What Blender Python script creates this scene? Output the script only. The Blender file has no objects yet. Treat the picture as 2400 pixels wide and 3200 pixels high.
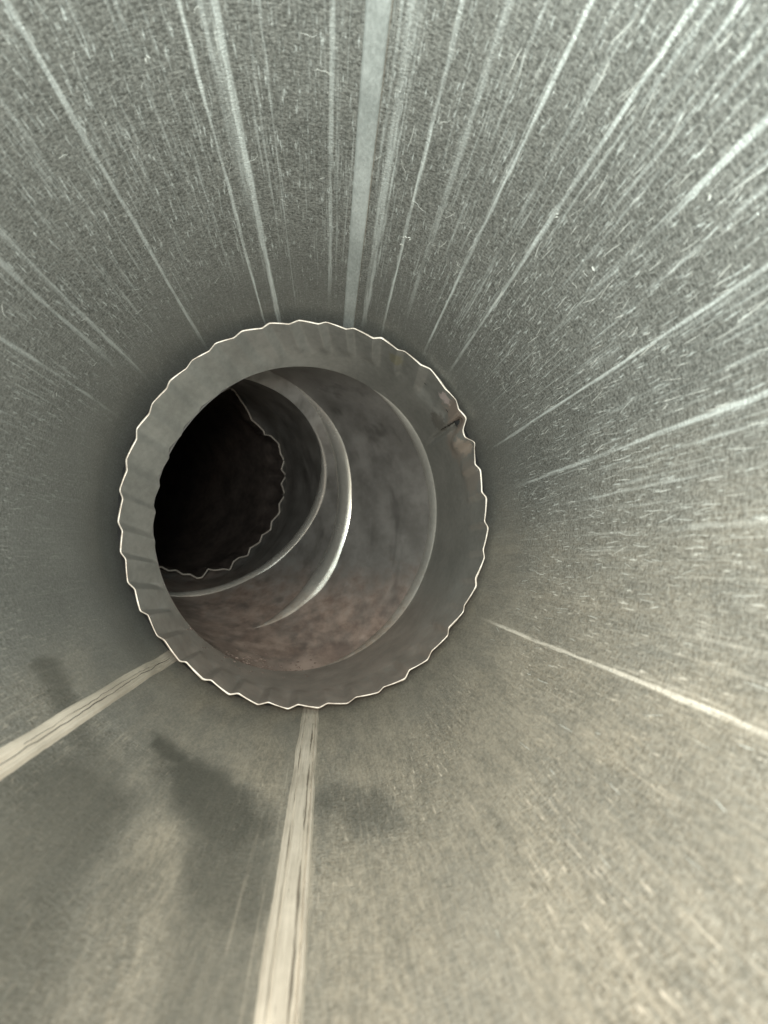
import bpy, math, random
import numpy as np
from mathutils import Vector, noise
random.seed(7)
sc = bpy.context.scene
S = 0.076                       # one scene unit R (duct radius) in metres
D = 2.136                       # distance of the crimped collar's mouth
DC = Vector((-0.071, 0, 0.277)) # duct axis
DA, DB = 1.0, 1.068             # the thin duct is slightly oval

# ------------------------------------------------------------------ camera
cd = bpy.data.cameras.new('camera')
cam = bpy.data.objects.new('camera', cd); sc.collection.objects.link(cam)
sc.camera = cam
cam.rotation_euler = (math.radians(90 + 6.237), 0, math.radians(-8.137))
cd.sensor_fit = 'VERTICAL'; cd.sensor_height = 36; cd.sensor_width = 27; cd.lens = 14
cd.clip_start = 0.0005; cd.clip_end = 50
cd.dof.use_dof = True; cd.dof.focus_distance = 1.95 * S; cd.dof.aperture_fstop = 15

# ------------------------------------------------------------------ world, lamps, exposure
w = bpy.data.worlds.new('World'); sc.world = w; w.use_nodes = True
w.node_tree.nodes['Background'].inputs[0].default_value = (0.96, 0.92, 0.82, 1)
w.node_tree.nodes['Background'].inputs[1].default_value = 0.22
def lamp(name, loc, target, size, energy, col):
    l = bpy.data.lights.new(name, 'AREA'); l.shape = 'DISK'; l.size = size * S
    l.energy = energy; l.color = col
    o = bpy.data.objects.new(name, l); sc.collection.objects.link(o)
    o.location = Vector(loc) * S
    o.rotation_euler = (Vector(target) - Vector(loc)).to_track_quat('-Z', 'Y').to_euler()
    return o
lamp('cool_daylight', (-0.05, -0.42, 0.40), (0.25, 1.2, 0.8), 0.8, 0.315, (0.86, 1.0, 0.98))
lamp('warm_flash', (-0.18, -0.35, 0.10), (0.15, 1.6, -0.1), 0.30, 0.17, (1.0, 0.83, 0.66))
sc.cycles.max_bounces = 6; sc.cycles.diffuse_bounces = 4; sc.cycles.glossy_bounces = 4
sc.view_settings.view_transform = 'Standard'; sc.view_settings.look = 'None'
sc.view_settings.exposure = 0.0; sc.view_settings.gamma = 1.0

# ------------------------------------------------------------------ node helpers
class NT:
    def __init__(s, nt): s.nt = nt; s.n = nt.nodes; s.l = nt.links
    def put(s, v, sock):
        if hasattr(v, 'is_output'): s.l.new(v, sock)
        elif v is not None: sock.default_value = v
    def math(s, op, a, b=None, c=None, clamp=False):
        m = s.n.new('ShaderNodeMath'); m.operation = op; m.use_clamp = clamp
        for i, v in enumerate((a, b, c)): s.put(v, m.inputs[i])
        return m.outputs[0]
    def noise(s, vec, scale, detail=3, rough=.55, out=0):
        t = s.n.new('ShaderNodeTexNoise'); s.put(vec, t.inputs['Vector'])
        t.inputs['Scale'].default_value = scale; t.inputs['Detail'].default_value = detail
        t.inputs['Roughness'].default_value = rough
        return t.outputs[out]
    def mapping(s, vec, scale, loc=(0, 0, 0)):
        m = s.n.new('ShaderNodeMapping'); s.put(vec, m.inputs[0])
        m.inputs['Scale'].default_value = scale; m.inputs['Location'].default_value = loc
        return m.outputs[0]
    def ramp(s, v, lo, hi, a=0.0, b=1.0, smooth=True):
        m = s.n.new('ShaderNodeMapRange'); m.clamp = True
        m.interpolation_type = 'SMOOTHSTEP' if smooth else 'LINEAR'
        s.put(v, m.inputs[0])
        for i, x in zip((1, 2, 3, 4), (lo, hi, a, b)): s.put(x, m.inputs[i])
        return m.outputs[0]
    def mix(s, f, a, b):
        m = s.n.new('ShaderNodeMix'); m.data_type = 'RGBA'
        s.put(f, m.inputs[0])
        for v, k in ((a, 6), (b, 7)):
            if isinstance(v, tuple): v = (*v, 1)[:4]
            s.put(v, m.inputs[k])
        return m.outputs[2]

def new_mat(name):
    m = bpy.data.materials.new(name); m.use_nodes = True
    t = NT(m.node_tree); b = m.node_tree.nodes['Principled BSDF']
    tc = t.n.new('ShaderNodeTexCoord')
    v = t.n.new('ShaderNodeVectorMath'); v.operation = 'SCALE'
    t.l.new(tc.outputs['Object'], v.inputs[0]); v.inputs['Scale'].default_value = 1 / S
    return m, t, b, v.outputs[0]            # coordinates in units of R
def bump(t, b, h, strength, dist):
    bp = t.n.new('ShaderNodeBump'); bp.inputs['Strength'].default_value = strength
    bp.inputs['Distance'].default_value = dist * S
    t.put(h, bp.inputs['Height']); t.l.new(bp.outputs[0], b.inputs['Normal'])

# ------------------------------------------------------------------ materials
def duct_material():
    m, t, b, P = new_mat('galvanised_duct_wall')
    sp = t.n.new('ShaderNodeSeparateXYZ'); t.l.new(P, sp.inputs[0])
    x, y, z = sp.outputs
    def attr(n):
        a = t.n.new('ShaderNodeAttribute'); a.attribute_name = n; return a.outputs['Fac']
    tot, dust, wipe, rough = attr('streak'), attr('dust'), attr('wipe'), attr('grain')
    fine = t.math('MULTIPLY_ADD', t.noise(t.mapping(P, (1, .35, 1)), 100, 2, .7), .6, t.math('MULTIPLY', t.noise(t.mapping(P, (1, .22, 1), (3, 3, 3)), 20, 3, .6), .4))
    # drawing marks along the sheet, short dashes and crystalline zinc grain
    draw = t.noise(t.mapping(P, (95, 2.2, 95)), 1.0, 3, .7)
    dash = t.noise(t.mapping(P, (1, .17, 1), (5, 1, 8)), 120, 2, .7)
    grain = t.math('MULTIPLY_ADD', t.noise(t.mapping(P, (1, 2.1, 1)), 78, 2, .7), .55, t.math('MULTIPLY', t.noise(t.mapping(P, (1, .7, 1)), 150, 2, .75), .45))
    big = t.noise(P, 3.2, 3, .6)
    lines = t.math('MULTIPLY', t.ramp(draw, .54, .72, 0, .45), rough)
    specks = t.math('MULTIPLY', t.ramp(dash, .57, .74, 0, .85), rough)
    g = t.math('MULTIPLY', t.math('SUBTRACT', grain, .5), 4.0)
    g = t.math('MULTIPLY', g, t.math('MULTIPLY_ADD', rough, .8, .2))
    g = t.math('ADD', t.math('ADD', g, .46), t.math('MULTIPLY', t.math('SUBTRACT', big, .5), .35), clamp=True)
    col = t.mix(g, (.128, .132, .122), (.43, .438, .415))
    tot = t.math('MAXIMUM', t.math('MULTIPLY', tot, t.ramp(dash, .28, .5, .55, 1)), t.math('MAXIMUM', lines, specks))
    col = t.mix(tot, col, t.mix(t.ramp(z, -.9, .1), (.84, .76, .65), (.86, .92, .905)))
    col = t.mix(t.math('MULTIPLY', wipe, .66), col, (.112, .110, .088))
    dcol = t.mix(t.ramp(fine, .3, .7), (.175, .152, .112), (.43, .37, .285))
    col = t.mix(t.math('MULTIPLY', dust, t.ramp(tot, .3, 1, .66, .25)), col, dcol)
    t.put(col, b.inputs['Base Color'])
    t.put(t.math('MULTIPLY', t.math('SUBTRACT', 1, dust), .55), b.inputs['Metallic'])
    t.put(t.ramp(g, 0, 1, .50, .36, False), b.inputs['Roughness'])
    h = t.math('ADD', t.math('ADD', t.math('MULTIPLY', grain, .8), t.math('MULTIPLY', dash, .8)), t.math('MULTIPLY', draw, .5))
    h = t.math('MULTIPLY', h, t.math('MULTIPLY_ADD', rough, .8, .2))
    bump(t, b, h, .85, .007)
    return m

# ---- marks on the duct wall, worked out per vertex (theta in degrees from the top, y along the duct)
def vnoise(u, v, seed, octv=4, rough=.55):
    rs = np.random.RandomState(seed); T = rs.rand(256, 256); tot = 0; amp = 1; nrm = 0
    for o in range(octv):
        uu, vv = u * 2 ** o + 17.3 * o, v * 2 ** o + 5.1 * o
        iu, iv = np.floor(uu).astype(int), np.floor(vv).astype(int); fu, fv = uu - iu, vv - iv
        fu, fv = fu * fu * (3 - 2 * fu), fv * fv * (3 - 2 * fv)
        g = lambda a, b_: T[a % 256, b_ % 256]
        tot = tot + amp * ((g(iu, iv) * (1 - fu) + g(iu + 1, iv) * fu) * (1 - fv) + (g(iu, iv + 1) * (1 - fu) + g(iu + 1, iv + 1) * fu) * fv)
        nrm += amp; amp *= rough
    return tot / nrm
def sstep(a, b_, v): q = np.clip((v - a) / (b_ - a), 0, 1); return q * q * (3 - 2 * q)
STREAKS = [  # theta, half width, from y, to y, strength, gaps
    (-36.8, .50, -1, 2.3, .85, .2), (-17.1, .45, -1, 2.35, .95, .25), (-12.5, .85, -1, 2.4, 1.0, .15), (-14.2, .95, -1, 1.6, .55, .5), (-13.3, .3, -1, 1.9, .5, .5),
    (-6.6, .18, .7, 2.2, .65, .3), (-8.6, .2, .9, 1.8, .4, .6), (3.8, .65, -1, 2.1, .55, .45), (5.3, .25, .6, 1.9, .35, .6), (2.6, .2, .7, 1.7, .3, .6),
    (15.0, 1.2, -1, 2.3, .62, .4), (13.4, .4, -1, 1.6, .5, .6), (16.3, .3, .6, 1.9, .7, .5), (21.3, .5, -1, 2.25, 1.0, .35), (27.3, .8, -1, 2.0, .4, .5),
    (36.4, .42, -1, 2.2, .95, .3), (46.6, .5, -1, 2.1, 1.0, .3), (48.2, .3, .4, 1.3, .5, .6), (50.4, .5, .3, 1.0, .75, .6), (60.5, .6, .4, 1.4, .85, .7),
    (66, .4, .4, 1.3, .6, .7), (73.1, .42, .3, 2.1, 1.0, .2), (74.0, .25, .5, 1.2, .5, .6), (86.4, .55, .4, 2.0, .85, .45), (89.4, .5, .4, 1.5, .6, .6), (94, .4, .5, 1.6, .55, .7),
    (101, .4, .6, 1.5, .4, .7), (109, .35, .5, 1.3, .35, .7), (-55.8, .6, .7, 2.2, .5, .4), (-59, .8, .8, 1.9, .42, .5), (-68.6, .5, 1.0, 2.2, .45, .5), (-25, .4, .5, 1.6, .3, .6),
    (-31, .35, .7, 1.7, .3, .65), (-44, .4, .8, 2, .25, .6), (-48.5, .3, .8, 1.7, .25, .6), (-22.0, .25, .6, 1.9, .3, .6), (-19.6, .2, .6, 1.7, .3, .6), (31.5, .3, .5, 1.7, .35, .6),
    (41.5, .35, .5, 1.8, .35, .6), (55.5, .3, .5, 1.4, .35, .7), (-173.6, .42, .7, 1.45, .6, .5), (-176.6, .22, .7, 1.9, .5, .5), (123.2, .50, -1, 2.05, 1.15, .1), (122.4, .35, -1, 1.3, .6, .5)]
def wall_marks(th, y):
    rad = np.radians(th % 360)
    a = (th + 180) % 360 - 180
    zz, xx = np.cos(rad) * DB, np.sin(rad) * DA
    wob = (vnoise(th * .03 + 50, y * 2.2, 3) - .5) * .8
    st = np.zeros_like(th)
    for i, (t0, wd, y0, y1, k, gap) in enumerate(STREAKS):
        w = wd * (.48 + .85 * vnoise(y * 7 + i * 9.1, th * 0 + i, 11, 3))
        edge = .25 * (vnoise(th * 2.5, y * 16 + i * 3.7, 23, 3) - .5)
        d = np.abs((th + wob + edge - t0 + 180) % 360 - 180)
        v = 1 - sstep(w * .5, w * .95, d)
        br = vnoise(y * 5.5 + i * 13.7, th * 1.3, 31, 4, .7)
        v = v * (1 - min(.9, gap + .2) * (1 - sstep(.38, .60, br))) * k * sstep(y0 - .1, y0 + .02, y) * (1 - sstep(y1 - .4, y1, y))
        st = np.maximum(st, v)
    low = zz - .30 * xx + (vnoise(th * .06 + 9, y * 2.6, 41, 4) - .5) * .5
    dust = (1 - sstep(-.95, -.10, low)) * (.72 + .28 * sstep(.3, .62, vnoise(th * .22, y * 2.0, 43, 4)) * ((th + 180) % 360 < 180) + .22 * ((th + 180) % 360 >= 180))
    px = rad + (vnoise(th * .09, y * 2.2, 51, 5, .6) - .5) * .17
    py = y + (vnoise(th * .09 + 40, y * 2.2, 53, 5, .6) - .5) * .26
    wp = np.zeros_like(th)
    for (a0, y0, a1, y1, r_, soft, k) in [(-151.5, 1.56, -163, 1.48, .055, 1.6, .95), (-160, 1.47, -169, 1.28, .125, 1.6, .95), (-168, 1.30, -173, 1.05, .11, 1.7, .8), (-172, 1.05, -174, .60, .10, 1.9, .6),
                                          (-146, 1.20, -156, .60, .11, 2.0, .8), (-160, 1.02, -163, .6, .04, 2.4, .5), (-150, 1.25, -152, 1.0, .05, 2.2, .4),
                                          (-127.5, 1.48, -134, 1.45, .055, 1.6, .75), (-139, 1.45, -148, 1.28, .035, 2.0, .5), (175, 1.42, 168, 1.25, .045, 2.4, .6)]:
        ax, bx = math.radians(a0 % 360), math.radians(a1 % 360); vx, vy = bx - ax, y1 - y0; L2 = vx * vx + vy * vy
        dx, dy = px - ax, py - y0; u = np.clip((dx * vx + dy * vy) / L2, 0, 1)
        e = np.hypot(dx - u * vx, dy - u * vy)
        wp = np.maximum(wp, k * (1 - sstep(r_ * .55, r_ * soft, e + .025 * (vnoise(th * .6, y * 14, 57, 3) - .5))))
    dust = dust * (1 - .85 * wp) * (1 - .18 * (a > 0) * sstep(.42, .6, vnoise(th * .10 + 30, y * 1.6, 73, 4)))
    side = sstep(-128, -75, a) * (1 - sstep(112, 150, a)) * (.5 + .5 * sstep(-95, -20, a))
    patch = sstep(.40, .62, vnoise(th * .07 + 3, y * 2.4, 71, 4))
    side = np.maximum(side, (.45 + .55 * patch) * (a > 0)); side = np.maximum(side, .22 + .35 * patch * (y < 1.5))
    gr = side * (1 - .75 * sstep(1.45, 2.0, y + (vnoise(th * .1, y * 4, 61) - .5) * .5))
    return st, dust, wp, gr

def steel(name, lo, hi, metallic, r0, r1, dusty=0.0, zd=-.6, gr=24, bstr=.25, axial=1.0, con=1.0, scuff=0.0, dustcol=((.20, .15, .115), (.40, .31, .25)), spots=()):
    m, t, b, P = new_mat(name)
    n1 = t.noise(P, 3.5, 5, .6); n2 = t.noise(t.mapping(P, (1, axial, 1)), gr, 4, .65)
    f = t.math('ADD', t.math('MULTIPLY', n1, .6), t.math('MULTIPLY', n2, .4))
    col = t.mix(t.ramp(f, .5 - .17 / con, .5 + .17 / con), lo, hi)
    met = metallic
    if dusty:
        sp = t.n.new('ShaderNodeSeparateXYZ'); t.l.new(P, sp.inputs[0])
        dn = t.noise(P, 7, 5, .65)
        k = t.ramp(t.math('ADD', sp.outputs[2], t.math('MULTIPLY', t.math('SUBTRACT', dn, .5), .75)), zd + .28, zd - .22, 0, dusty)
        k = t.math('MULTIPLY', k, t.ramp(n2, .3, .6, .6, 1))
        col = t.mix(k, col, t.mix(t.ramp(dn, .25, .78), *dustcol))
        met = t.math('MULTIPLY', t.math('SUBTRACT', 1, k), metallic)
    if scuff:
        mp = t.n.new('ShaderNodeMapping'); t.put(P, mp.inputs[0]); mp.inputs['Rotation'].default_value = (.5, .55, 0); mp.inputs['Scale'].default_value = (4.5, 4.5, .8)
        k = t.math('MULTIPLY', t.ramp(t.noise(mp.outputs[0], 1.0, 3, .6), .52, .70), scuff)
        col = t.mix(k, col, (.085, .078, .074))
    for (c, r, scol, st) in spots:
        v = t.n.new('ShaderNodeVectorMath'); v.operation = 'DISTANCE'; t.l.new(P, v.inputs[0]); v.inputs[1].default_value = c
        e = t.math('ADD', v.outputs['Value'], t.math('MULTIPLY', t.math('SUBTRACT', n2, .5), r * 1.6))
        k = t.ramp(e, r * .55, r, st, 0)
        col = t.mix(k, col, scol)
    t.put(col, b.inputs['Base Color']); t.put(met, b.inputs['Metallic'])
    t.put(t.ramp(n1, .3, .7, r0, r1), b.inputs['Roughness'])
    bump(t, b, t.math('ADD', n2, t.math('MULTIPLY', n1, 1.5)), bstr, .006)
    return m

M_duct = duct_material()
M_strip = steel('pale_seam_strip', (.50, .45, .375), (.82, .745, .64), .2, .40, .55, gr=170, bstr=.6, axial=.035, con=1.0)
M_lap = steel('pale_lapped_sheet', (.36, .39, .38), (.62, .66, .65), .4, .40, .5, gr=110, bstr=.4, axial=.5)
M_collar = steel('dull_zinc_collar', (.33, .33, .31), (.46, .455, .43), .65, .32, .41, dusty=.8, zd=-.62, gr=30,
                 dustcol=((.20, .165, .14), (.37, .30, .26)),
                 spots=[((.813, .06, .545), .15, (.56, .46, .40), .85), ((.872, .22, .423), .15, (.50, .43, .38), .75), ((.88, .10, .40), .10, (.68, .59, .52), .85), ((.91, .12, .2), .14, (.50, .44, .39), .65), ((.77, .30, .60), .09, (.19, .17, .15), .6), ((.736, .071, .655), .055, (.85, .74, .72), 1.0), ((.458, .10, .894), .06, (.40, .37, .22), .5)])
M_rim = steel('bright_cut_steel', (.42, .36, .31), (.92, .84, .76), .2, .30, .4, gr=16, con=1.8, bstr=.1)
M_gore = steel('dark_zinc_elbow', (.22, .21, .20), (.36, .345, .335), .55, .40, .52, dusty=.85, zd=-.52, gr=6, axial=.5, scuff=.5, spots=[((-.39, .45, -.93), .26, (.19, .125, .10), .7), ((-.30, .62, -.90), .14, (.44, .34, .30), .55), ((-.05, .70, -1.0), .20, (.42, .32, .28), .6), ((.12, .85, -.92), .16, (.20, .14, .12), .5)], dustcol=((.17, .112, .09), (.46, .345, .29)))
M_far = steel('darkened_pipe', (.05, .042, .040), (.13, .105, .095), .5, .5, .6, gr=18)  # the darkness inside the far pipe is put into its base colour
M_gap_shade = steel('painted_gap_shade', (.012, .013, .014), (.03, .03, .03), .0, .7, .8, gr=18)  # near-black colour standing for the shade in the gap around the collar
M_bead = steel('polished_seam_bead', (.70, .68, .64), (.80, .78, .74), .72, .22, .28, dusty=.85, zd=-.62, gr=30, bstr=.05)
M_bead1 = steel('dull_seam_bead', (.52, .51, .48), (.66, .64, .60), .6, .32, .40, dusty=.85, zd=-.62, gr=30, bstr=.1)
M_edge = steel('grimy_cut_edge', (.55, .50, .45), (.75, .69, .62), .2, .4, .5, gr=30, bstr=.1)
M_dust = steel('brown_dust', (.13, .095, .08), (.34, .26, .225), .0, .8, .9, gr=30, bstr=.5)
M_scratch = steel('scraped_zinc', (.70, .73, .70), (.9, .92, .88), .3, .35, .5, gr=40, bstr=.1)
M_groove = steel('dirty_groove', (.15, .13, .105), (.30, .26, .21), .2, .6, .7, gr=30, bstr=.1)
M_crack = steel('dark_crack', (.05, .045, .04), (.08, .07, .06), .2, .6, .7, bstr=.1)

# ------------------------------------------------------------------ object helpers
def link(o): sc.collection.objects.link(o); return o
def thing(name, label, cat, loc=(0, 0, 0)):
    o = link(bpy.data.objects.new(name, None)); o.location = Vector(loc) * S
    o.empty_display_size = .01; o['label'] = label; o['category'] = cat
    return o
def mesh(name, verts, faces, mat, parent=None, origin=(0, 0, 0), smooth=True):
    O = Vector(origin)
    me = bpy.data.meshes.new(name)
    me.from_pydata([tuple((Vector(v) - O) * S) for v in verts], [], faces)
    me.validate(); me.materials.append(mat)
    if smooth: me.polygons.foreach_set('use_smooth', [True] * len(me.polygons))
    me.update()
    o = link(bpy.data.objects.new(name, me))
    if parent:
        o.parent = parent
        q = parent.location + (parent.parent.location if parent.parent else Vector((0, 0, 0)))
        o.location = O * S - q
    else: o.location = O * S
    return o
def loft(rings, closed=True):
    n = len(rings[0]); V = [p for r in rings for p in r]; Fc = []
    for i in range(len(rings) - 1):
        for j in range(n if closed else n - 1):
            k = (j + 1) % n
            Fc.append((i * n + j, i * n + k, (i + 1) * n + k, (i + 1) * n + j))
    return V, Fc
def basis(az, el):
    a, e = math.radians(az), math.radians(el)
    n = Vector((-math.sin(a) * math.cos(e), math.cos(a) * math.cos(e), math.sin(e)))
    x = Vector((math.cos(a), math.sin(a), 0)); return n, x, x.cross(n)
class Sec:                                   # an elliptical cross-section
    def __init__(s, C, az, el, a, b): s.C = Vector(C); s.n, s.x, s.z = basis(az, el); s.a, s.b = a, b
    def p(s, th, r=1.0, dn=0.0, off=0.0):    # th from the top, clockwise
        return s.C + s.x * (s.a * r + off) * math.sin(th) + s.z * (s.b * r + off) * math.cos(th) + s.n * dn
def lerp_prof(P):
    P = sorted(P); P = [(P[-1][0] - 360, P[-1][1])] + P + [(P[0][0] + 360, P[0][1])]
    def f(d):
        d = (d + 180) % 360 - 180
        for (a, r), (b_, q) in zip(P, P[1:]):
            if a <= d <= b_:
                u = (d - a) / max(b_ - a, 1e-6); return r + (q - r) * u
        return 1.0
    return f
def smooth_prof(f, h=.45): return lambda d: .25 * f(d - h) + .5 * f(d) + .25 * f(d + h)
sst = lambda u: (lambda q: q * q * (3 - 2 * q))(max(0., min(1., u)))

# ------------------------------------------------------------------ the duct we look along
duct = thing('duct_pipe', 'straight wide galvanized steel duct nearest the viewer, streaked and scratched inside', 'duct', (DC.x, 0, DC.z))
def wallp(thd, y, off=0.0):
    a = math.radians(thd)
    nn = noise.noise(Vector((math.sin(a) * 1.7, y * 1.2, math.cos(a) * 1.7))) * .010 + noise.noise(Vector((math.sin(a) * 5, y * 2.5 + 9, math.cos(a) * 5))) * .0025
    fl = sst((y - 1.84) / .34) * (.008 + .016 * max(0, -math.sin(a + .35)))  # flare added on the left to widen and darken the gap around the collar
    r = 1 + nn + fl
    return Vector((DC.x + (DA * r - off) * math.sin(a), y, DC.z + (DB * r - off) * math.cos(a)))
NA, Y0, Y1, NY = 1800, -0.38, 2.32, 120
rings = [[wallp(180 + j * 360 / NA, Y0 + (Y1 - Y0) * i / NY) for j in range(NA)] for i in range(NY + 1)]
rings += [[Vector((-.060 - .985 * math.sin(2 * math.pi * j / NA), Y1 + .002, .255 - 1.05 * math.cos(2 * math.pi * j / NA))) for j in range(NA)]]
rings += [[wallp(180 + j * 360 / NA, Y1 + .008, -.012) for j in range(NA)], [wallp(180 + j * 360 / NA, Y0, -.012) for j in range(NA)]]
V, Fc = loft(rings)
wall = mesh('pipe_wall', V, Fc, M_duct, duct, (DC.x, 0, DC.z))
TH = (180 + np.arange(NA) * 360 / NA)[None, :] % 360 + np.zeros((NY + 4, 1))
YY = np.r_[np.linspace(Y0, Y1, NY + 1), Y1, Y1, Y0][:, None] + np.zeros((1, NA))
for nm, arr in zip(('streak', 'dust', 'wipe', 'grain'), wall_marks(TH, YY)):
    at = wall.data.attributes.new(nm, 'FLOAT', 'POINT'); at.data.foreach_set('value', arr.astype(np.float32).ravel())
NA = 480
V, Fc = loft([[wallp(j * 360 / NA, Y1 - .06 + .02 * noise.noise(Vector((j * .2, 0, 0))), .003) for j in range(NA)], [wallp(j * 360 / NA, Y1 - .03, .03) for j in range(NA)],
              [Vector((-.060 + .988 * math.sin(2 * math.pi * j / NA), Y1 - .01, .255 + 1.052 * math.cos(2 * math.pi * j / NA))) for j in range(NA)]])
mesh('gap_shade_ring', V, Fc, M_gap_shade, duct, (DC.x, 0, DC.z))  # added ring; its black paints the shadow between collar and duct wall
def strip(name, t0, t1, y0, y1, h, mat, parent=duct, bevel=.15, ny=60, jit=0.0, seed=0.0, nx=10, ridges=()):
    rings = []
    for i in range(ny + 1):
        y = y0 + (y1 - y0) * i / ny; row = []
        for j in range(nx + 1):
            u = j / nx; e = min(u, 1 - u)
            hh = h * sst(e / bevel) if bevel > 0 else h
            for (c_, w_, d_) in ridges: hh += d_ * h * math.exp(-((u - c_ - .03 * noise.noise(Vector((y * 5, c_ * 40, seed)))) / w_) ** 2)
            dj = jit * (noise.noise(Vector((y * 6, seed + (0 if u < .5 else 7), 0))) + .35 * noise.noise(Vector((y * 40, seed + (0 if u < .5 else 7), 3))))
            row.append(wallp(t0 + (t1 - t0) * u + dj, y, hh + .0006))
        row.append(wallp(t1, y, -.008)); row.insert(0, wallp(t0, y, -.008))
        rings.append(row)
    V, Fc = loft(rings, False)
    return mesh(name, V, Fc, mat, parent, (DC.x, 0, DC.z))
lap = strip('lap_seam', 8.3, 11.9, Y0 + .01, 2.31, .005, M_lap, bevel=.10, jit=.1, nx=24)
lap['label'] = 'flat lapped sheet edge running along the top'
strip('seam_gap', 11.92, 12.01, Y0 + .01, 2.31, .0012, M_groove, bevel=0, nx=2)
sl = strip('seam_strip', -138.1, -134.4, Y0 + .01, 2.31, .006, M_strip, bevel=.16, jit=.2, nx=40, ny=260, ridges=((.3, .03, -.35), (.55, .03, -.5), (.82, .04, -.3)))
sl['label'] = 'pale seam strip with dark cracks, lower left'
for (a, b_, y0_, y1_, sd) in ((-136.5, -136.34, .3, 2.2, 1), (-135.75, -135.65, 1.2, 1.95, 3)):
    rr = []
    for i in range(121):
        y = y0_ + (y1_ - y0_) * i / 120
        dj = .28 * noise.noise(Vector((y * 9, sd * 5.1, 0))) + .16 * noise.noise(Vector((y * 31, sd * 3.3, 0)))
        wv = .5 + .9 * max(0, noise.noise(Vector((y * 7, sd, 4))) + .35)
        mid = (a + b_) / 2 + dj; hw = (b_ - a) / 2 * wv
        rr.append([wallp(mid + q * hw, y, .0072) for q in (-1, 0, 1)])
    V, Fc = loft(rr, False); mesh('crack', V, Fc, M_crack, sl, (DC.x, 0, DC.z))
def cracks(par, spec):
  for (a, b_, y0_, y1_, sd) in spec:
    rr = []
    for i in range(141):
        y = y0_ + (y1_ - y0_) * i / 140
        dj = .14 * noise.noise(Vector((y * 9, sd * 5.1, 0))) + .12 * noise.noise(Vector((y * 31, sd * 3.3, 0)))
        wv = max(.04, min(1.5, .55 + 2.4 * noise.noise(Vector((y * 6.3, sd, 4)))))
        rr.append([wallp((a + b_) / 2 + dj + q * (b_ - a) / 2 * wv, y, .0074) for q in (-1, 0, 1)])
    V, Fc = loft(rr, False); mesh('crack', V, Fc, M_groove, par, (DC.x, 0, DC.z))
sb = strip('seam_strip', 178.4, 182.3, Y0 + .01, 2.31, .006, M_strip, bevel=.16, jit=.25, seed=2, nx=48, ny=260, ridges=((.10, .02, -.5), (.20, .02, .25), (.66, .03, -.5)))
sb['label'] = 'pale seam strip with thin ridges along the bottom'
cracks(sb, ((178.8, 179.15, .3, 2.0, 2), (181.15, 181.3, .7, 2.2, 6)))
strip('seam_strip', 177.5, 178.35, Y0 + .01, 2.31, .009, M_strip, bevel=.4, jit=.2, seed=5, ny=200)['label'] = 'narrow right-hand bead of the bottom seam'

# scratches and flecks raised off the sheet: pale scraped burrs
def ribbon(V, Fc, pts, wd, h=.0016):
    n = len(pts); base = len(V)
    for i, (a, y) in enumerate(pts):
        a2, y2 = pts[min(i + 1, n - 1)]; a1, y1_ = pts[max(i - 1, 0)]
        ta, ty = math.radians(a2 - a1), y2 - y1_; L = math.hypot(ta, ty) or 1
        na, ny_ = -ty / L, ta / L
        ww = wd * (.25 + .75 * math.sin(math.pi * (i + .35) / (n - .3)))
        for q, hh in ((-1, -.001), (0, h), (1, -.001)):
            V.append(wallp(a + math.degrees(na * ww * q), y + ny_ * ww * q, hh))
        if i:
            p = base + (i - 1) * 3; c = base + i * 3
            Fc += [(p, p + 1, c + 1, c), (p + 1, p + 2, c + 2, c + 1)]
def wander(a, y, ang, length, n, curl):
    pts = []
    for i in range(n):
        pts.append((a, y)); ang += random.uniform(-curl, curl)
        a += math.degrees(math.sin(ang) * length / n); y += math.cos(ang) * length / n
    return pts
V, Fc = [], []
for i in range(380):                       # right-hand wall: short dashes along the duct
    a = random.gauss(78, 26); y = random.uniform(.5, 1.75)
    ribbon(V, Fc, wander(a, y, random.gauss(0, .16), random.uniform(.02, .085), 5, .12), random.uniform(.0008, .0022), .0008)
for i in range(50):                       # top: small curled nicks
    a = random.uniform(-20, 62); y = random.uniform(.75, 1.75)
    ribbon(V, Fc, wander(a, y, random.choice((0, 0, 1.4, -1.3)) + random.gauss(0, .5), random.uniform(.015, .07), 6, .7), random.uniform(.0006, .0014), .0008)
for i in range(40):
    a = random.uniform(-75, -20); y = random.uniform(.8, 1.8)
    ribbon(V, Fc, wander(a, y, random.gauss(0, .5), random.uniform(.015, .05), 5, .4), random.uniform(.0006, .0012), .0008)
for (a, y) in ((-23.9, .95), (21.4, 1.45), (22.3, 1.44), (20.9, 1.48), (47.1, 1.0), (57.2, 1.01), (62, .68)):
    for k in range(2): ribbon(V, Fc, wander(a + random.uniform(-.4, .4), y + random.uniform(-.01, .01), random.uniform(-1, 1), .014, 4, .6), .003, .002)
o = mesh('scratches', V, Fc, M_scratch, duct, (DC.x, 0, DC.z)); o['kind'] = 'stuff'

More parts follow.
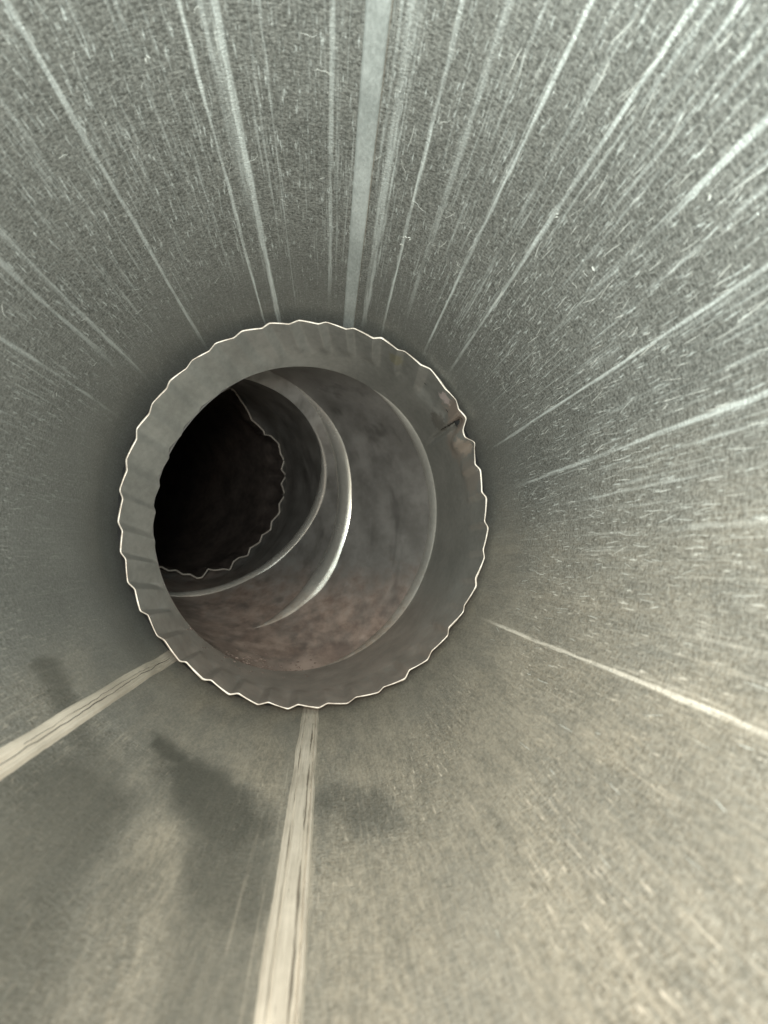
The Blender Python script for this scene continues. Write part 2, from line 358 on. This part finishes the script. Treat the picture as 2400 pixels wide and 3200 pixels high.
# ------------------------------------------------------------------ the elbow pushed into the duct
RING = [(-175.97,.9828),(-173.17,1.0069),(-167.06,.9879),(-164.37,1.0105),(-157.82,.9883),(-155.6,1.0101),(-149.07,.9899),(-147.11,1.0074),(-140.1,.9911),(-138.8,1.0092),(-131.42,.9941),(-129.22,1.0082),(-123.01,.99),(-121,1.0131),(-114.89,.9932),(-112.42,1.0139),(-106.16,.9928),(-104.01,1.0116),(-98.32,.9894),(-95.7,1.0082),(-89.2,.9884),(-86.9,1.0083),(-81.11,.9896),(-78.17,1.0076),(-71.73,.9914),(-69.01,1.0121),(-63.52,.9914),(-60.5,1.0061),(-54.44,.9929),(-52.07,1.0077),(-45.92,.9913),(-43.03,1.0057),(-37.03,.9921),(-34.18,1.0106),(-28.24,.9919),(-25.1,1.0104),(-18.67,.9913),(-15.98,1.0111),(-9.74,.9884),(-6.46,1.0075),(-.07,.9883),(2.38,1.0044),(9.4,.9847),(11.79,1.0023),(19.08,.9851),(21.55,1.0092),(28.2,.9923),(30.4,1.0081),(37.39,1.0031),(40.66,1.0242),(48.62,1.0102),(53.75,1.0222),(56.77,1.0043),(60.54,1.0288),(63.32,.9866),(65.91,.9718),(68.82,.9957),(75.54,.9642),(77.67,.9893),(84.93,.9751),(86.76,1.0014),(94.41,.986),(96.19,1.0113),(103.37,.9971),(105.48,1.0139),(112.56,.9967),(114.55,1.0152),(121.7,.9966),(123.37,1.0095),(130.2,.9868),(132.01,1.0082),(138.94,.9957),(141.56,1.0137),(147.95,.9919),(150.32,1.0165),(157.33,.9947),(159.23,1.0084),(166.36,.9881),(169.13,1.0066),(175.21,.9857),(177.7,1.0034)]
FAR = [(-175.77,.968),(-170.97,.9745),(-165.53,.9527),(-161.12,.9726),(3.46,1.03),(7.23,1.02),(12.6,.9793),(21.93,.9356),(26.96,.905),(39.93,.9317),(42.6,.9208),(46.01,.9693),(54.07,1.02),(61.13,1.01),(66.43,1.035),(71.95,.99),(76.9,1.04),(82.05,.985),(89.72,1.04),(96.92,.995),(102.38,1.03),(110.32,.9793),(115.78,1.0116),(122.58,.9613),(127.53,.986),(135.98,.9494),(140.22,.9908),(146.82,.9518),(152.13,.9556),(155.9,1.008),(160.15,.9762),(167.28,.9587),(171.71,.9362),(175.74,.9993),(178.98,1.0009)]
d_ = -156
while d_ < 0: FAR += [(d_, .965), (d_ + 3, .99)]; d_ += 9
C0 = Vector((-.065, D, .269))
elbow = thing('duct_elbow', 'segmented grey metal elbow with crimped wavy mouth, bending away to the left', 'duct elbow', C0)
S0 = Sec(C0, 0, 0, .955, 1.029)
S1 = Sec((-.051, 2.715, .226), 22.9, 9.4, .972, 1.015)
S2 = Sec((-.56, 3.146, .414), 43.4, 9.2, .98, 1.01)
S3 = Sec((-.894, 3.474, .479), 38.7, 34.2, .98, 1.01)
S4 = Sec((-1.272, 4.511, .775), 45, 11.2, .955, 1.03)
S5 = Sec(S4.C + S4.n * .35, 45, 11.2, 1.03, 1.11)
f0 = smooth_prof(lerp_prof(RING)); fF = smooth_prof(lerp_prof(FAR))
N = 1080
def mixv(a, b_, u): return a + (b_ - a) * u
CR = .27                                   # crimp length
def collar_pt(th, u, off=0.0):
    # u 0..1 from the mouth to the first swivel seam
    d = math.degrees(th); r = f0(d); dd = (d + 180) % 360 - 180
    base = mixv(S0.p(th), S1.p(th), u)
    y = (base - S0.p(th)).length
    k = (1 - sst((y - CR * .70) / (CR * .35))) * (1 + .1 * sst(y / .08))
    rr = 1 + (r - 1) * k
    # dent and torn crease next to the damaged crimp
    g = math.exp(-((dd - (59.9 - 7.8 * y)) / 1.1) ** 2) * sst((y - .03) / .05) * (1 - sst((y - .52) / .12)) * .034
    g2 = math.exp(-((dd - 63.5) / 3.5) ** 2 - ((y - .10) / .12) ** 2) * .04 + math.exp(-((dd - 68.5) / 1.5) ** 2 - ((y - .08) / .10) ** 2) * -.02
    rr += g - g2
    C = mixv(S0.C, S1.C, u)
    return C + (base - C) * rr + (base - C).normalized() * off
ang = [2 * math.pi * j / N for j in range(N)]
us = [0, .008, .02, .04, .06, .09, .12, .16, .2, .24, .28, .32, .36, .4, .44, .48, .54, .6, .7, .8, .9, 1]
rows = [[collar_pt(a, u) for a in ang] for u in us]
outer = [[collar_pt(a, u, .009) for a in ang] for u in us[:17]]
V, Fc = loft(rows); V2, F2 = loft(outer); n0 = len(V)
V += V2; Fc += [tuple(i + n0 for i in f[::-1]) for f in F2]
col = mesh('crimped_collar', V, Fc, M_collar, elbow, C0)
rim = []
for q in range(7):
    ph = math.pi * q / 6; dn = -.003 * math.sin(ph)
    rim.append([collar_pt(a, 0, .0040 - (.0042 + .0026 * noise.noise(Vector((math.sin(a) * 9, math.cos(a) * 9, 3)))) * math.cos(ph)) + Vector((0, dn, 0)) for a in ang])
V, Fc = loft(rim); mesh('rim', V, Fc, M_rim, col, C0)
S4b = Sec(S4.C, 45, 11.2, 1.005, 1.08)
V, Fc = [], []
for i in range(60):                        # the torn crease running from the damaged crimp to the first seam
    u = .07 + .55 * i / 59; th_ = math.radians(59.9 - 7.8 * u * .86 + .5 * noise.noise(Vector((u * 30, 2, 0)))); hw = math.radians(.42 * math.sin(math.pi * (i + 2) / 63) * (.7 + .6 * noise.noise(Vector((u * 40, 7, 1)))))
    V += [collar_pt(th_ - hw, u * .72, -.002), collar_pt(th_ + hw, u * .72, -.002)]
    if i: Fc.append((2 * i - 2, 2 * i - 1, 2 * i + 1, 2 * i))
mesh('tear', V, Fc, M_crack, col, C0)
def gore(A, B, E=None, bulge=.0, n=240, m=14):
    R_ = []
    for i in range(m + 1):
        u = i / m; row = []
        for j in range(n):
            th = 2 * math.pi * j / n; C = mixv(A.C, B.C, u); p = mixv(A.p(th), B.p(th), u)
            nz = noise.noise(p * 2.2) * .008 + noise.noise(p * 6) * .002
            row.append(C + (p - C) * (1 + bulge * math.sin(math.pi * u) + nz))
        R_.append(row)
    if E: R_ += [[E.p(2 * math.pi * j / n, q) for j in range(n)] for q in (1, .93)]
    V, Fc = loft(R_); return mesh('gore', V, Fc, M_gore, elbow, C0)
gore(S1, S2); gore(S2, S3); gore(S3, S4b, S5)
def bead(Sx, rad, inset, mat, t0=0, t1=360, n=360):
    # rolled swage at a swivel seam; it runs out flat towards the inner side of the bend
    R_ = []; full = t1 - t0 >= 360; m = n if full else n + 1
    for q in range(17):
        ph = 2 * math.pi * q / 16; row = []
        for j in range(m):
            d = t0 + (t1 - t0) * j / n; th = math.radians(d)
            k = 1 if full else max(.02, sst((d - t0) / 55) * sst((t1 - d) / 60))
            rr = rad * k * (1 + .08 * noise.noise(Vector((math.sin(th) * 4, math.cos(th) * 4, rad * 90))))
            row.append(Sx.p(th, 1.0, rr * 1.5 * math.sin(ph), -inset * k + rr * math.cos(ph) + (1 - k) * .006))
        R_.append(row)
    V, Fc = loft(R_, full)
    if not full:
        pass
    return mesh('seam_bead', V, Fc, mat, elbow, C0)
bead(S1, .056, -.026, M_bead1, 5, 190); bead(S2, .084, -.046, M_bead, 0, 184); bead(S3, .040, -.020, M_bead, 30, 235)

# ------------------------------------------------------------------ the next pipe, its crimped end showing beyond the bend
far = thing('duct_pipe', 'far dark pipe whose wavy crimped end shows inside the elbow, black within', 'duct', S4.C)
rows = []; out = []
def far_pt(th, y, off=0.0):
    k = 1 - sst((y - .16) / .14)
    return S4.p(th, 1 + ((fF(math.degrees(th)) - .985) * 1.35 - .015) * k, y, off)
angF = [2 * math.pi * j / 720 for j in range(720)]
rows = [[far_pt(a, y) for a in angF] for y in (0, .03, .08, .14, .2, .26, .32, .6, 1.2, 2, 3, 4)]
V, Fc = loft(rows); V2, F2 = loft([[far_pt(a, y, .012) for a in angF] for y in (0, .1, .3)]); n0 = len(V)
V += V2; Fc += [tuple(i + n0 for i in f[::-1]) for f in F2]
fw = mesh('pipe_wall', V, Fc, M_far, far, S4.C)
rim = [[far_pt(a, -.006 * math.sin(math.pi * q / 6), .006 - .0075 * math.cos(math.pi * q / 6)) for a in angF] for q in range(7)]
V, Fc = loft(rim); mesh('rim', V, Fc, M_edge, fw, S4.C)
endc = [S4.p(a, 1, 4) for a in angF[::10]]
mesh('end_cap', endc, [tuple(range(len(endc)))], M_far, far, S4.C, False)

# ------------------------------------------------------------------ lumps of dust and rust lying in the bottom of the elbow
V, Fc = [], []
for i in range(420):
    th = math.pi + random.gauss(.42, .24)
    A_, B_, uu = (S0, S1, .72 + .28 * random.random()) if random.random() < .2 else (S1, S2, random.random() ** 1.6 * .8)
    Cc = mixv(A_.C, B_.C, uu); p = mixv(A_.p(th), B_.p(th), uu); up = (Cc - p).normalized()
    p = p + up * -.002; e1 = up.cross(Vector((0, 1, 0))).normalized(); e2 = up.cross(e1)
    s_ = random.choice((.003, .004, .005, .006, .008, .012)) * random.uniform(.6, 1.2); c0 = len(V); sd = Vector((i * 3.7, 0, 0))
    NQ = 10; rowsn = ((1.0, 0.0), (.86, .22), (.55, .38), (.2, .44))
    for (rr, hh) in rowsn:
        for k in range(NQ):
            a = 2 * math.pi * k / NQ; q = s_ * rr * (1 + .9 * noise.noise(sd + Vector((math.cos(a) * 1.5, math.sin(a) * 1.5, hh * 2))))
            V.append(p + e1 * (q * math.cos(a)) + e2 * (q * math.sin(a)) + up * (hh * s_ * (.8 + .7 * noise.noise(sd + Vector((a, hh * 9, 1))))))
    for r_ in range(3):
        for k in range(NQ):
            k2 = (k + 1) % NQ; Fc.append((c0 + r_ * NQ + k, c0 + r_ * NQ + k2, c0 + r_ * NQ + NQ + k2, c0 + r_ * NQ + NQ + k))
    Fc.append(tuple(c0 + 3 * NQ + k for k in range(NQ)))
o = mesh('dust', V, Fc, M_dust, None, S1.C)
o['label'] = 'brown dust and rust crumbs lying in the bottom of the elbow'; o['category'] = 'dust'; o['kind'] = 'stuff'
